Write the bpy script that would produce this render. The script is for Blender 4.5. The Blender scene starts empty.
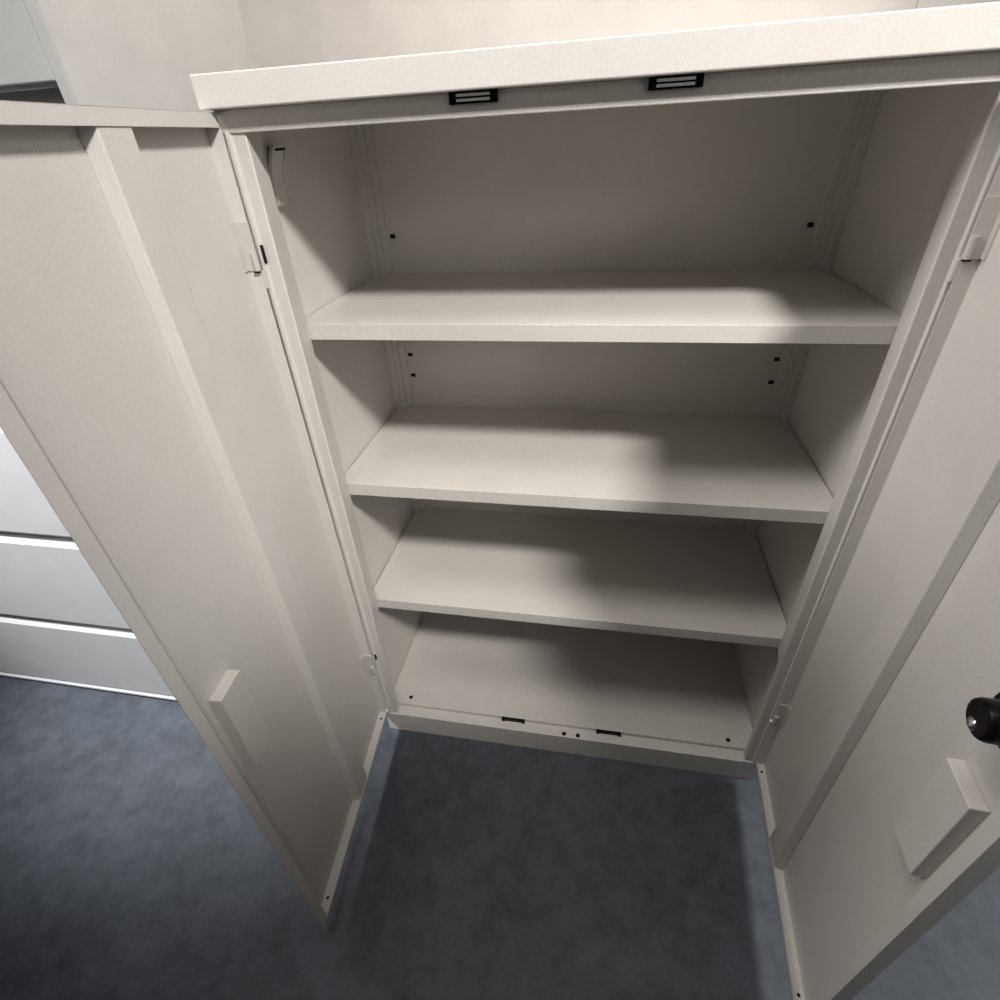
import bpy, bmesh, math
from mathutils import Vector, Matrix

scene = bpy.context.scene
COL = scene.collection

# ------------------------------------------------------------------ materials
def new_mat(name):
    m = bpy.data.materials.new(name); m.use_nodes = True
    nt = m.node_tree
    return m, nt, nt.nodes['Principled BSDF']

def paint(name, rgb, rough=.45, grain=.05, bump=.06, scale=700, spec=.4, mottled=.05):
    """powder coated steel: faint mottling, fine grain and orange-peel bump"""
    m, nt, b = new_mat(name)
    tc = nt.nodes.new('ShaderNodeTexCoord')
    n1 = nt.nodes.new('ShaderNodeTexNoise'); n1.inputs['Scale'].default_value = scale; n1.inputs['Detail'].default_value = 3
    n2 = nt.nodes.new('ShaderNodeTexNoise'); n2.inputs['Scale'].default_value = 14; n2.inputs['Detail'].default_value = 6
    nt.links.new(tc.outputs['Object'], n1.inputs['Vector']); nt.links.new(tc.outputs['Object'], n2.inputs['Vector'])
    def ramp(src, amp):
        r = nt.nodes.new('ShaderNodeMapRange')
        r.inputs['From Min'].default_value = .3; r.inputs['From Max'].default_value = .7
        r.inputs['To Min'].default_value = 1-amp; r.inputs['To Max'].default_value = 1+amp
        nt.links.new(src.outputs['Fac'], r.inputs['Value']); return r
    r1, r2 = ramp(n1, grain), ramp(n2, mottled)
    mu = nt.nodes.new('ShaderNodeMath'); mu.operation = 'MULTIPLY'
    nt.links.new(r1.outputs[0], mu.inputs[0]); nt.links.new(r2.outputs[0], mu.inputs[1])
    vm = nt.nodes.new('ShaderNodeVectorMath'); vm.operation = 'SCALE'
    vm.inputs[0].default_value = rgb
    nt.links.new(mu.outputs[0], vm.inputs['Scale'])
    nt.links.new(vm.outputs[0], b.inputs['Base Color'])
    bp = nt.nodes.new('ShaderNodeBump'); bp.inputs['Strength'].default_value = bump; bp.inputs['Distance'].default_value = .001
    nt.links.new(n1.outputs['Fac'], bp.inputs['Height']); nt.links.new(bp.outputs[0], b.inputs['Normal'])
    b.inputs['Roughness'].default_value = rough
    b.inputs['Specular IOR Level'].default_value = spec
    return m

def plain(name, rgb, rough=.5, metal=0., spec=.5):
    m, nt, b = new_mat(name)
    n = nt.nodes.new('ShaderNodeTexNoise'); n.inputs['Scale'].default_value = 120
    mx = nt.nodes.new('ShaderNodeMix'); mx.data_type = 'RGBA'
    mx.inputs['A'].default_value = (*[c*.92 for c in rgb], 1); mx.inputs['B'].default_value = (*[min(1, c*1.08) for c in rgb], 1)
    nt.links.new(n.outputs['Fac'], mx.inputs['Factor']); nt.links.new(mx.outputs['Result'], b.inputs['Base Color'])
    b.inputs['Roughness'].default_value = rough; b.inputs['Metallic'].default_value = metal
    b.inputs['Specular IOR Level'].default_value = spec
    return m

def concrete(name):
    m, nt, b = new_mat(name)
    tc = nt.nodes.new('ShaderNodeTexCoord')
    n1 = nt.nodes.new('ShaderNodeTexNoise'); n1.inputs['Scale'].default_value = 3.2; n1.inputs['Detail'].default_value = 9; n1.inputs['Roughness'].default_value = .62
    n2 = nt.nodes.new('ShaderNodeTexNoise'); n2.inputs['Scale'].default_value = 22; n2.inputs['Detail'].default_value = 8; n2.inputs['Roughness'].default_value = .7
    n3 = nt.nodes.new('ShaderNodeTexNoise'); n3.inputs['Scale'].default_value = 260; n3.inputs['Detail'].default_value = 3
    for n in (n1, n2, n3): nt.links.new(tc.outputs['Object'], n.inputs['Vector'])
    r = nt.nodes.new('ShaderNodeValToRGB')
    r.color_ramp.elements[0].position = .32; r.color_ramp.elements[0].color = (.028, .032, .039, 1)
    r.color_ramp.elements[1].position = .70; r.color_ramp.elements[1].color = (.100, .111, .131, 1)
    a = nt.nodes.new('ShaderNodeMath'); a.operation = 'MULTIPLY_ADD'; a.inputs[1].default_value = .55
    nt.links.new(n2.outputs['Fac'], a.inputs[0])
    s = nt.nodes.new('ShaderNodeMath'); s.operation = 'MULTIPLY'; s.inputs[1].default_value = .45
    nt.links.new(n1.outputs['Fac'], s.inputs[0]); nt.links.new(s.outputs[0], a.inputs[2])
    nt.links.new(a.outputs[0], r.inputs['Fac']); nt.links.new(r.outputs[0], b.inputs['Base Color'])
    bp = nt.nodes.new('ShaderNodeBump'); bp.inputs['Strength'].default_value = .12; bp.inputs['Distance'].default_value = .002
    nt.links.new(n3.outputs['Fac'], bp.inputs['Height']); nt.links.new(bp.outputs[0], b.inputs['Normal'])
    b.inputs['Roughness'].default_value = .55; b.inputs['Specular IOR Level'].default_value = .3
    return m

M = dict(
    beige=paint('beige_steel_paint', (.615, .588, .552), mottled=.02, grain=.09, bump=.12),
    file=paint('pale_grey_steel_paint', (.490, .492, .490), mottled=.03),
    fileside=paint('grey_side_paint', (.56, .55, .53), grain=.09),
    wall=paint('wall_paint', (.50, .47, .437), rough=.8, bump=.12, scale=350, spec=.2, grain=.03),
    floor=concrete('blue_grey_concrete'),
    black=plain('black_plastic', (.003, .003, .003), .3, spec=.18),
    dark=plain('dark_hole', (.012, .011, .010), .8, spec=.1),
    chrome=plain('chrome', (.75, .75, .75), .18, 1.),
    steel=plain('bright_steel', (.85, .84, .82), .35, .3),
    zinc=plain('zinc_hinge', (.60, .575, .54), .4, .2),
    plastic=plain('clear_grey_plastic', (.68, .66, .62), .35),
    ceiling=paint('ceiling_paint', (.7, .69, .67), rough=.9, scale=120),
)

# ------------------------------------------------------------------ mesh helpers
def box(bm, x0, x1, y0, y1, z0, z1):
    if x0 > x1: x0, x1 = x1, x0
    if y0 > y1: y0, y1 = y1, y0
    v = [bm.verts.new(c) for c in ((x0,y0,z0),(x1,y0,z0),(x1,y1,z0),(x0,y1,z0),(x0,y0,z1),(x1,y0,z1),(x1,y1,z1),(x0,y1,z1))]
    for f in ((0,3,2,1),(4,5,6,7),(0,1,5,4),(1,2,6,5),(2,3,7,6),(3,0,4,7)):
        bm.faces.new([v[i] for i in f])

def prism(bm, poly, axis, a, b):
    """closed outline in the two remaining axes, extruded along axis"""
    def P(p, t):
        if axis == 'x': return (t, p[0], p[1])
        if axis == 'y': return (p[0], t, p[1])
        return (p[0], p[1], t)
    A = [bm.verts.new(P(p, a)) for p in poly]; B = [bm.verts.new(P(p, b)) for p in poly]
    n = len(poly)
    bm.faces.new(A); bm.faces.new(list(reversed(B)))
    for i in range(n):
        bm.faces.new((A[i], B[i], B[(i+1) % n], A[(i+1) % n]))

def cyl(bm, c, axis, r, h, seg=32, r2=None):
    """cylinder from point c along +axis vector, length h"""
    ax = Vector(axis).normalized()
    q = ax.to_track_quat('Z', 'Y').to_matrix().to_4x4()
    mt = Matrix.Translation(Vector(c) + ax*h/2) @ q
    bmesh.ops.create_cone(bm, cap_ends=True, segments=seg, radius1=r, radius2=r if r2 is None else r2, depth=h, matrix=mt)

def lathe(bm, c, axis, prof, seg=40):
    ax = Vector(axis).normalized(); q = ax.to_track_quat('Z', 'Y').to_matrix()
    rings = []
    for (r, t) in prof:
        rings.append([bm.verts.new(Vector(c) + q @ Vector((r*math.cos(2*math.pi*i/seg), r*math.sin(2*math.pi*i/seg), t))) for i in range(seg)])
    for A, B in zip(rings, rings[1:]):
        for i in range(seg):
            bm.faces.new((A[i], A[(i+1) % seg], B[(i+1) % seg], B[i]))
    bm.faces.new(list(reversed(rings[0]))); bm.faces.new(rings[-1])

def obj(name, bm, mat, parent=None, bevel=0., smooth=False, mats=None, **props):
    bmesh.ops.recalc_face_normals(bm, faces=bm.faces)
    me = bpy.data.meshes.new(name); bm.to_mesh(me); bm.free()
    for mm in (mats or [mat]): me.materials.append(mm)
    o = bpy.data.objects.new(name, me); COL.objects.link(o)
    if parent: o.parent = parent
    if smooth:
        for p in me.polygons: p.use_smooth = True
    if bevel:
        b = o.modifiers.new('bevel', 'BEVEL'); b.width = bevel; b.segments = 2; b.limit_method = 'ANGLE'; b.angle_limit = math.radians(40)
    for k, v in props.items(): o[k] = v
    return o

def empty(name, loc, label, cat):
    o = bpy.data.objects.new(name, None); COL.objects.link(o); o.location = loc
    o.empty_display_size = .1
    o['label'] = label; o['category'] = cat
    return o

BM = bmesh.new

# ------------------------------------------------------------------ room shell
bm = BM(); box(bm, -3.2, 2.6, -3.4, .62, -.06, 0); obj('floor', bm, M['floor'], kind='structure')
bm = BM(); box(bm, -3.2, .479, .4365, .62, 0, 2.75); obj('wall_back', bm, M['wall'], kind='structure')
bm = BM(); box(bm, .479, 2.6, .4315+.002, .62, 0, 2.75); obj('wall_back_right', bm, M['wall'], kind='structure')

# ------------------------------------------------------------------ storage cabinet
H, HW = 1.3631, .457
XI = .4535                      # inner face of side panels
YB = .4269                      # inner face of the back
cab = empty('storage_cabinet', (0, .2, 0), 'open beige metal storage cabinet with three empty shelves and two swung-out doors', 'cabinet')
CABLOC = Vector((0, .2, 0))
def cobj(name, bm, mat, **k):
    for v in bm.verts: v.co -= CABLOC
    return obj(name, bm, mat, cab, **k)

# side panels, each with its folded front stile (stepped) and return flange
for s in (-1, 1):
    bm = BM()
    box(bm, s*HW, s*XI, 0.012, .4325, 0, 1.327)
    pts = [(s*.4535, .013), (s*.4465, .012), (s*.4460, 0), (s*.4395, 0), (s*.4385, .004), (s*.4215, .004), (s*.4195, .0055), (s*.4295, .054), (s*.4325, .0555), (s*.4535, .0555)]
    prism(bm, pts, 'z', .3985, 1.3275)
    pts = pts[:6] + [(s*.4225, .020), (s*.4535, .020)]
    prism(bm, pts, 'z', .0700, .3984)
    cobj('side_panel', bm, M['beige'], bevel=.0012)
# back
bm = BM(); box(bm, -XI, XI, YB, .4325, 0, 1.327); cobj('back_panel', bm, M['beige'])
# top: lid with a deep front lip, door rail underneath
bm = BM()
box(bm, -HW, HW, -.0203, .4325, 1.3290, H)
cobj('top_panel', bm, M['beige'], bevel=.0015)
bm = BM(); box(bm, -.4535, .4535, .001, .024, 1.3061, 1.3288); box(bm, -.4535, .4535, .001, .004, 1.3045, 1.3075)
cobj('door_rail', bm, M['beige'], bevel=.0012)
# shelf standards in the back corners
for s in (-1, 1):
    bm = BM()
    box(bm, s*.4535, s*.4400, .402, YB, .08, 1.3265)
    box(bm, s*.4400, s*.4290, .4135, YB, .08, 1.3265)
    box(bm, s*.4290, s*.4150, .4205, YB, .08, 1.3265)
    st = cobj('shelf_standard', bm, M['beige'], bevel=.001)
    for z in (1.122, 1.072, .8685, .8175, .560, .508):
        bm = BM(); box(bm, s*.399, s*.410, .4256, YB+.001, z-.004, z+.004)
        cobj('slot', bm, M['dark'], label='dark rectangular shelf clip slot')
# shelves
TH = .0264
for z in (1.049, .7404, .4257):
    bm = BM()
    a = .4507; y0 = .0568; y1 = .4265
    box(bm, -a, a, y0, y1, z-.0014, z)
    box(bm, -a, a, y0, y0+.0016, z-TH, z-.0007)
    box(bm, -a, a, y0, y0+.012, z-TH, z-TH+.0014)
    box(bm, -a, a, y1-.0016, y1, z-.001, z+.0275)
    for s in (-1, 1): box(bm, s*a, s*(a-.0014), y0+.001, y1, z-.02, z-.001)
    cobj('shelf', bm, M['beige'], bevel=.0009)
# bottom panel and plinth
bm = BM(); box(bm, -.4525, .4525, .0275, YB, .066, .0792); cobj('bottom_panel', bm, M['beige'], bevel=.001)
bm = BM(); box(bm, -.4535, .4535, .0005, .0275, 0, .0697); box(bm, -.4535, .4535, .0275, .031, 0, .0655)
cobj('plinth', bm, M['beige'], bevel=.0012)
for x, y in ((-.398, .0475), (.3905, .044)):
    bm = BM(); cyl(bm, (x, y, .0785), (0,0,1), .0052, .0012, 20); cobj('mounting_hole', bm, M['dark'], label='small round black hole in cabinet floor')
for x in (.0063, .0400):
    bm = BM(); cyl(bm, (x, .0090, .0690), (0,0,1), .0052, .0012, 20); cobj('mounting_hole', bm, M['dark'], label='small round black hole in front sill')
# door catches: black magnet frames with two bright strips
for x0, x1 in ((-.1465, -.0905), (.0750, .1315)):
    bm = BM()
    z0, z1 = 1.3172, 1.3286; y0, y1 = -.0065, .001
    box(bm, x0, x0+.0075, y0, y1, z0, z1); box(bm, x1-.0075, x1, y0, y1, z0, z1)
    box(bm, x0, x1, y0, y1, z1-.0020, z1); box(bm, x0, x1, y0, y1, z0, z0+.0012); box(bm, x0, x1, y0+.003, y1, z0, z1)
    f = cobj('door_catch', bm, M['black'], label='black magnetic door catch with bright strips')
    for zz in (z0+.0022, z0+.0068):
        bm = BM(); box(bm, x0+.0085, x1-.0085, y0-.0006, y0+.003, zz, zz+.0026)
        for v in bm.verts: v.co -= CABLOC
        obj('magnet_strip', bm, M['steel'], f)
for x0, x1 in ((-.1505, -.0930), (.0835, .1425)):
    bm = BM(); box(bm, x0, x1, .0225, .0276, .0697, .0786); box(bm, x0, x0+.008, .0205, .0276, .0697, .0792); box(bm, x1-.008, x1, .0205, .0276, .0697, .0792)
    cobj('strike_plate', bm, M['black'], label='black catch on the bottom sill')
# curved plastic strap on the left side panel
def strap():
    bm = BM()
    cl = [(.1235, 1.2885, .0060, .0185), (.1205, 1.2810, .0045, .0180), (.1130, 1.2680, .0030, .0170), (.1065, 1.2540, .0025, .0165), (.1035, 1.2400, .0025, .0165), (.1030, 1.2280, .0035, .0165), (.1045, 1.2165, .0060, .0165)]
    X0 = -.4535
    rows = []
    for (y, z, d, w) in cl:
        rows.append([bm.verts.new((X0+d+.0035, y-w, z)), bm.verts.new((X0+d+.0035, y+w, z)), bm.verts.new((X0+d, y+w, z-.001)), bm.verts.new((X0+d, y-w, z-.001))])
    for A, B in zip(rows, rows[1:]):
        for i in range(4): bm.faces.new((A[i], A[(i+1) % 4], B[(i+1) % 4], B[i]))
    bm.faces.new(rows[0]); bm.faces.new(rows[-1][::-1])
    # raised rims along both edges and a loop at the top
    for (y, z, d, w), (y2, z2, d2, w2) in zip(cl, cl[1:]):
        for sg in (-1, 1):
            ya, yb = y+sg*w, y2+sg*w2
            va = [(X0+d, ya-.002, z), (X0+d+.0052, ya-.002, z), (X0+d+.0052, ya+.002, z), (X0+d, ya+.002, z)]
            vb = [(X0+d2, yb-.002, z2), (X0+d2+.0052, yb-.002, z2), (X0+d2+.0052, yb+.002, z2), (X0+d2, yb+.002, z2)]
            A = [bm.verts.new(p) for p in va]; B = [bm.verts.new(p) for p in vb]
            for i in range(4): bm.faces.new((A[i], A[(i+1) % 4], B[(i+1) % 4], B[i]))
            bm.faces.new(A); bm.faces.new(B[::-1])
    box(bm, X0, X0+.0125, .1050, .1420, 1.2885, 1.2905); box(bm, X0, X0+.0110, .0885, .1205, 1.2145, 1.2165)
    box(bm, X0, X0+.0075, .090, .118, 1.2385, 1.2415)
    o = cobj('plastic_strap', bm, M['plastic'], label='curved translucent grey plastic strap on the inner left side')
    bm = BM(); box(bm, X0+.0040, X0+.0108, .1110, .1360, 1.2832, 1.2862)
    for v in bm.verts: v.co -= CABLOC
    obj('strap_slot', bm, M['dark'], o)
strap()

# ------------------------------------------------------------------ doors
ZB, ZT, DW, T = .0785, 1.3265, .4520, .0200
HX, HY = .4419, -.0037
def door(side):
    a = 1.4779 if side < 0 else 1.5156
    if side < 0: rot, org, m = -a, Vector((-HX-.0045, HY, 0)), 1
    else: rot, org, m = math.atan2(-math.sin(a), -math.cos(a)), Vector((HX, HY, 0)), -1
    def B(bm, s0, s1, n0, n1, z0, z1): box(bm, s0, s1, m*n0, m*n1, z0, z1)
    bm = BM()
    sh = .0012
    SE = DW-.0190 if side < 0 else DW
    B(bm, 0, SE, -T, -T+sh, ZB, ZT)                              # skin
    B(bm, 0, sh, -T, 0, ZB, ZT)                                  # hinge flange
    if side < 0:                                                  # left leaf: edge folded back at a slant
        prism(bm, [(SE-sh, -T), (SE, -T), (DW, -sh), (DW-.0016, -.0002)], 'z', ZB, ZT)
    else:
        B(bm, DW-sh, DW, -T, 0, ZB, ZT)                          # right leaf: square outer flange
    B(bm, DW-.0185, DW, -sh, 0, ZB, ZT)                          # outer lip
    B(bm, 0, SE, -T, 0, ZT-sh, ZT); B(bm, 0, DW, -sh, 0, ZT-.0155, ZT)   # top flange and lip
    B(bm, 0, SE, -T, 0, ZB, ZB+sh)                               # bottom flange
    B(bm, 0, DW, -sh, 0, ZB, ZB+(.003 if side < 0 else .0105))   # right leaf carries a folded-up bottom lip
    name = 'cabinet_door'
    d = obj(name, bm, M['beige'], cab, bevel=.0006, label=('left' if side < 0 else 'right') + ' cabinet door swung open, inner face showing')
    d.location = org - CABLOC; d.rotation_euler = (0, 0, rot)
    # hat channel stiffener
    bm = BM()
    zs0, zs1 = ZB+.0015, ZT-.0014
    s0, s1 = (.1690, .2190) if side < 0 else (.1640, .2130)
    poly = [(s0-.004, -T+sh), (s0, -sh-.0002), (s1, -sh-.0002), (s1+.005, -T+sh)]
    prism(bm, [(p[0], m*p[1]) for p in poly], 'z', zs0, zs1)
    obj('stiffener', bm, M['beige'], d, bevel=.0015)
    # inside of the recessed pull
    s0, s1, z0, z1 = (.3545, .4035, .5540, .7060) if side < 0 else (.3620, .4150, .5740, .7260)
    bm = BM()
    n0, n1 = m*(-T+sh), m*(-.0012)
    a_ = [bm.verts.new(c) for c in ((s0, n0, z0), (s1, n0, z0), (s1, n0, z1), (s0, n0, z1))]
    b_ = [bm.verts.new(c) for c in ((s0, n1, z0), (s1, n1, z0), (s1, n1, z1), (s0, n1, z1))]
    bm.faces.new(a_); bm.faces.new(b_[::-1])
    for i in range(4): bm.faces.new((a_[i], b_[i], b_[(i+1) % 4], a_[(i+1) % 4]))
    obj('handle_recess', bm, M['beige'], d, bevel=.0012)
    # hinges: leaf on the hinge flange and a knuckle
    for zc in (1.165, .262):
        bm = BM()
        B(bm, .0012, .0035, -.0180, .0010, zc-.022, zc+.040)
        B(bm, .0012, .0120, -.0186, -.0165, zc-.022, zc+.040)
        cyl(bm, (.0040, m*-.0025, zc-.022), (0,0,1), .0042, .024, 16)
        cyl(bm, (-.0015, m*.0015, zc-.047), (0,0,1), .0030, .024, 16)
        obj('hinge', bm, M['zinc'], d, smooth=False)
        bm = BM(); B(bm, .0016, .0070, -.0070, .0002, zc-.0245, zc-.0222)
        obj('hinge_gap', bm, M['dark'], d)
    # small holes in the bottom flange and top lip
    for s_, n_ in ((.020, -.010), (.405, -.010)):
        bm = BM(); cyl(bm, (s_, m*n_, ZB+.0010), (0,0,1), .0028, .0006, 14); obj('drain_hole', bm, M['dark'], d)
    if side < 0:
        bm = BM(); B(bm, .378, .3815, -.0005, .0004, ZT-.0085, ZT-.0045); obj('paint_chip', bm, M['dark'], d)
    else:
        # black lock body with a chrome plug
        c = Vector((.3985, 0, .8385)); ax = (0, m*1., 0)
        bm = BM()
        lathe(bm, (c.x, m*-.0186, c.z), ax, [(.0300, 0), (.0290, .0215), (.0275, .0245), (.0198, .0249), (.0194, .0435), (.0180, .0475), (.0145, .0492)], 44)
        lk = obj('lock', bm, M['black'], d, smooth=False, label='black cylindrical lock body with chrome plug', bevel=.001)
        bm = BM(); lathe(bm, (c.x-.001, m*.0300, c.z-.0085), ax, [(.0062, 0), (.0062, .0010), (.0045, .0024), (.0012, .0028)], 24)
        obj('lock_plug', bm, M['chrome'], lk, smooth=True, label='chrome lock plug')
    return d
door(-1); door(1)
# dark hinge slots in the stiles
for s in (-1,):
    for z0, z1 in ((1.151, 1.175), (.281, .298)):
        bm = BM(); box(bm, s*.4397, s*.4374, -.0006, .004, z0, z1); cobj('hinge_slot', bm, M['dark'])

# ------------------------------------------------------------------ lateral file cabinet
FX, FY, FB, FW = -.6335, -.0112, .4362, 1.22
FLOC = Vector((FX-FW/2, .2, 0))
fil = empty('lateral_file_cabinet', FLOC, 'pale grey lateral file cabinet with wide drawers standing left of the open cabinet', 'file cabinet')
def fobj(name, bm, mat, parent=None, **k):
    for v in bm.verts: v.co -= FLOC
    return obj(name, bm, mat, parent or fil, **k)
x0, x1 = FX-FW, FX
bm = BM()
box(bm, x1-.003, x1, FY+.0032, FB, 0, 1.697); box(bm, x0, x0+.003, FY+.0032, FB, 0, 1.697)
box(bm, x0+.003, x1-.003, FB-.004, FB, 0, 1.697); box(bm, x0, x1, FY+.0032, FB, 1.6971, 1.70)
fobj('side_shell', bm, M['fileside'])
bm = BM()
for a, b in ((x1-.0165, x1), (x0, x0+.0165)): box(bm, a, b, FY, FY+.003, 0, 1.70)
box(bm, x0, x1, FY, FY+.02, 1.675, 1.70)
box(bm, x0, x1, FY+.006, FY+.02, 0, .012)
box(bm, x0, x1, FY-.004, FY+.02, .010, .0165)
box(bm, x0+.01, x1-.01, FY+.012, FY+.02, 1.365, 1.69)
fobj('front_frame', bm, M['file'], bevel=.001)
dx0, dx1 = x0+.0185, x1-.0185
def drawer(z0, z1):
    bm = BM()
    # profile in (y,z): flat face, sloped bright grip along the top edge, folded lower edge
    prof = [(FY+.001, z0+.006), (FY+.003, z0), (FY+.03, z0), (FY+.03, z1), (FY+.019, z1), (FY+.0165, z1-.002), (FY+.001, z1-.022)]
    prism(bm, prof, 'x', dx0, dx1)
    d = fobj('drawer', bm, M['file'], bevel=.0012)
    return d
for z0, z1 in ((.020, .2865), (.2955, .5845), (.5940, .8790), (.8880, 1.1740)): drawer(z0, z1)
bm = BM(); box(bm, dx0, dx1, FY+.045, FY+.05, 1.178, 1.40); fobj('inner_panel', bm, M['fileside'], label='recessed grey panel below the flip-up door')
bm = BM(); box(bm, dx0, dx1, FY+.001, FY+.02, 1.3700, 1.672); fobj('flip_up_door', bm, M['file'], bevel=.0012)

# ------------------------------------------------------------------ lights
def area(name, loc, target, sx, sy, power, col=(1,1,1), spread=180):
    l = bpy.data.lights.new(name, 'AREA'); l.shape = 'RECTANGLE'; l.size = sx; l.size_y = sy; l.energy = power; l.color = col
    l.spread = math.radians(spread)
    o = bpy.data.objects.new(name, l); COL.objects.link(o); o.location = loc
    o.rotation_euler = (Vector(target)-Vector(loc)).to_track_quat('-Z', 'Y').to_euler()
def spot(name, loc, target, deg, blend, power, rad, col=(1,1,1)):
    l = bpy.data.lights.new(name, 'SPOT'); l.spot_size = math.radians(deg); l.spot_blend = blend; l.energy = power; l.shadow_soft_size = rad; l.color = col
    o = bpy.data.objects.new(name, l); COL.objects.link(o); o.location = loc
    o.rotation_euler = (Vector(target)-Vector(loc)).to_track_quat('-Z', 'Y').to_euler()

def cone(loc, target, edge):
    a = Vector(target)-Vector(loc); b = Vector(edge)-Vector(loc)
    return 2*math.degrees(a.angle(b))
A = (1.25, -1.6, 2.95); AT = (-.1, .15, 1.25)
spot('ceiling_spot_right', A, AT, cone(A, AT, (-.1, -.13, 0)), .75, 370, .16, (1, .965, .93))
B = (-2.4, -.6, 2.9); BT = (-.1, .1, 1.25)
spot('ceiling_spot_left', B, BT, cone(B, BT, (.0, -.35, .2)), .6, 215, .5, (.99, .98, .97))
D = (-.36, -.40, 2.7); DT = (.42, -.15, .8)
spot('door_fill_spot', D, DT, 75, .6, 64, .4, (1, .965, .93))  # unseen fill lamp, added to lift the right door's inner face
E_ = (-1.75, -.75, 2.7); ET = (-1.3, .0, 1.05)
spot('files_fill_spot', E_, ET, cone(E_, ET, (-1.4, -.50, 0)), .9, 640, .15, (.95, .97, 1))  # separate lamp added out of view to brighten file fronts and left floor
area('floor_fill_right', (1.9, .1, 2.4), (1.2, -.3, 0), .5, .5, 15, (.96, .98, 1), 100)  # invented area fill for the floor beside the right door
F = (2.6, -4.0, 2.5); FT = (-.1, .1, 1.15)
spot('far_fill_spot', F, FT, cone(F, FT, (0, -.22, 0)), .6, 60, .4, (1, .965, .93))  # extra low frontal fill, added to brighten the top lip and rail

w = bpy.data.worlds.new('world'); scene.world = w; w.use_nodes = True
bg = w.node_tree.nodes['Background']; bg.inputs['Color'].default_value = (1, .975, .94, 1); bg.inputs['Strength'].default_value = .045

# ------------------------------------------------------------------ camera
p = dict(cx=.0445, cy=-.7449, cz=1.2854, pitch=.6009, yaw=-.2129, roll=-.0605, f=530.82)
cy, sy = math.cos(p['yaw']), math.sin(p['yaw']); cp, sp = math.cos(p['pitch']), math.sin(p['pitch'])
fwd = Vector((sy*cp, cy*cp, -sp)); right = Vector((cy, -sy, 0)); up = right.cross(fwd)
cr, sr = math.cos(p['roll']), math.sin(p['roll'])
r = cr*right + sr*up; u = -sr*right + cr*up
cam = bpy.data.cameras.new('camera'); co = bpy.data.objects.new('camera', cam); COL.objects.link(co)
mw = Matrix((( r.x, u.x, -fwd.x, p['cx']), (r.y, u.y, -fwd.y, p['cy']), (r.z, u.z, -fwd.z, p['cz']), (0, 0, 0, 1)))
co.matrix_world = mw
cam.sensor_width = 36; cam.sensor_fit = 'HORIZONTAL'; cam.lens = 36*p['f']/1000; cam.clip_start = .02
scene.camera = co
scene.view_settings.view_transform = 'Standard'
scene.view_settings.look = 'None'
scene.view_settings.exposure = .15
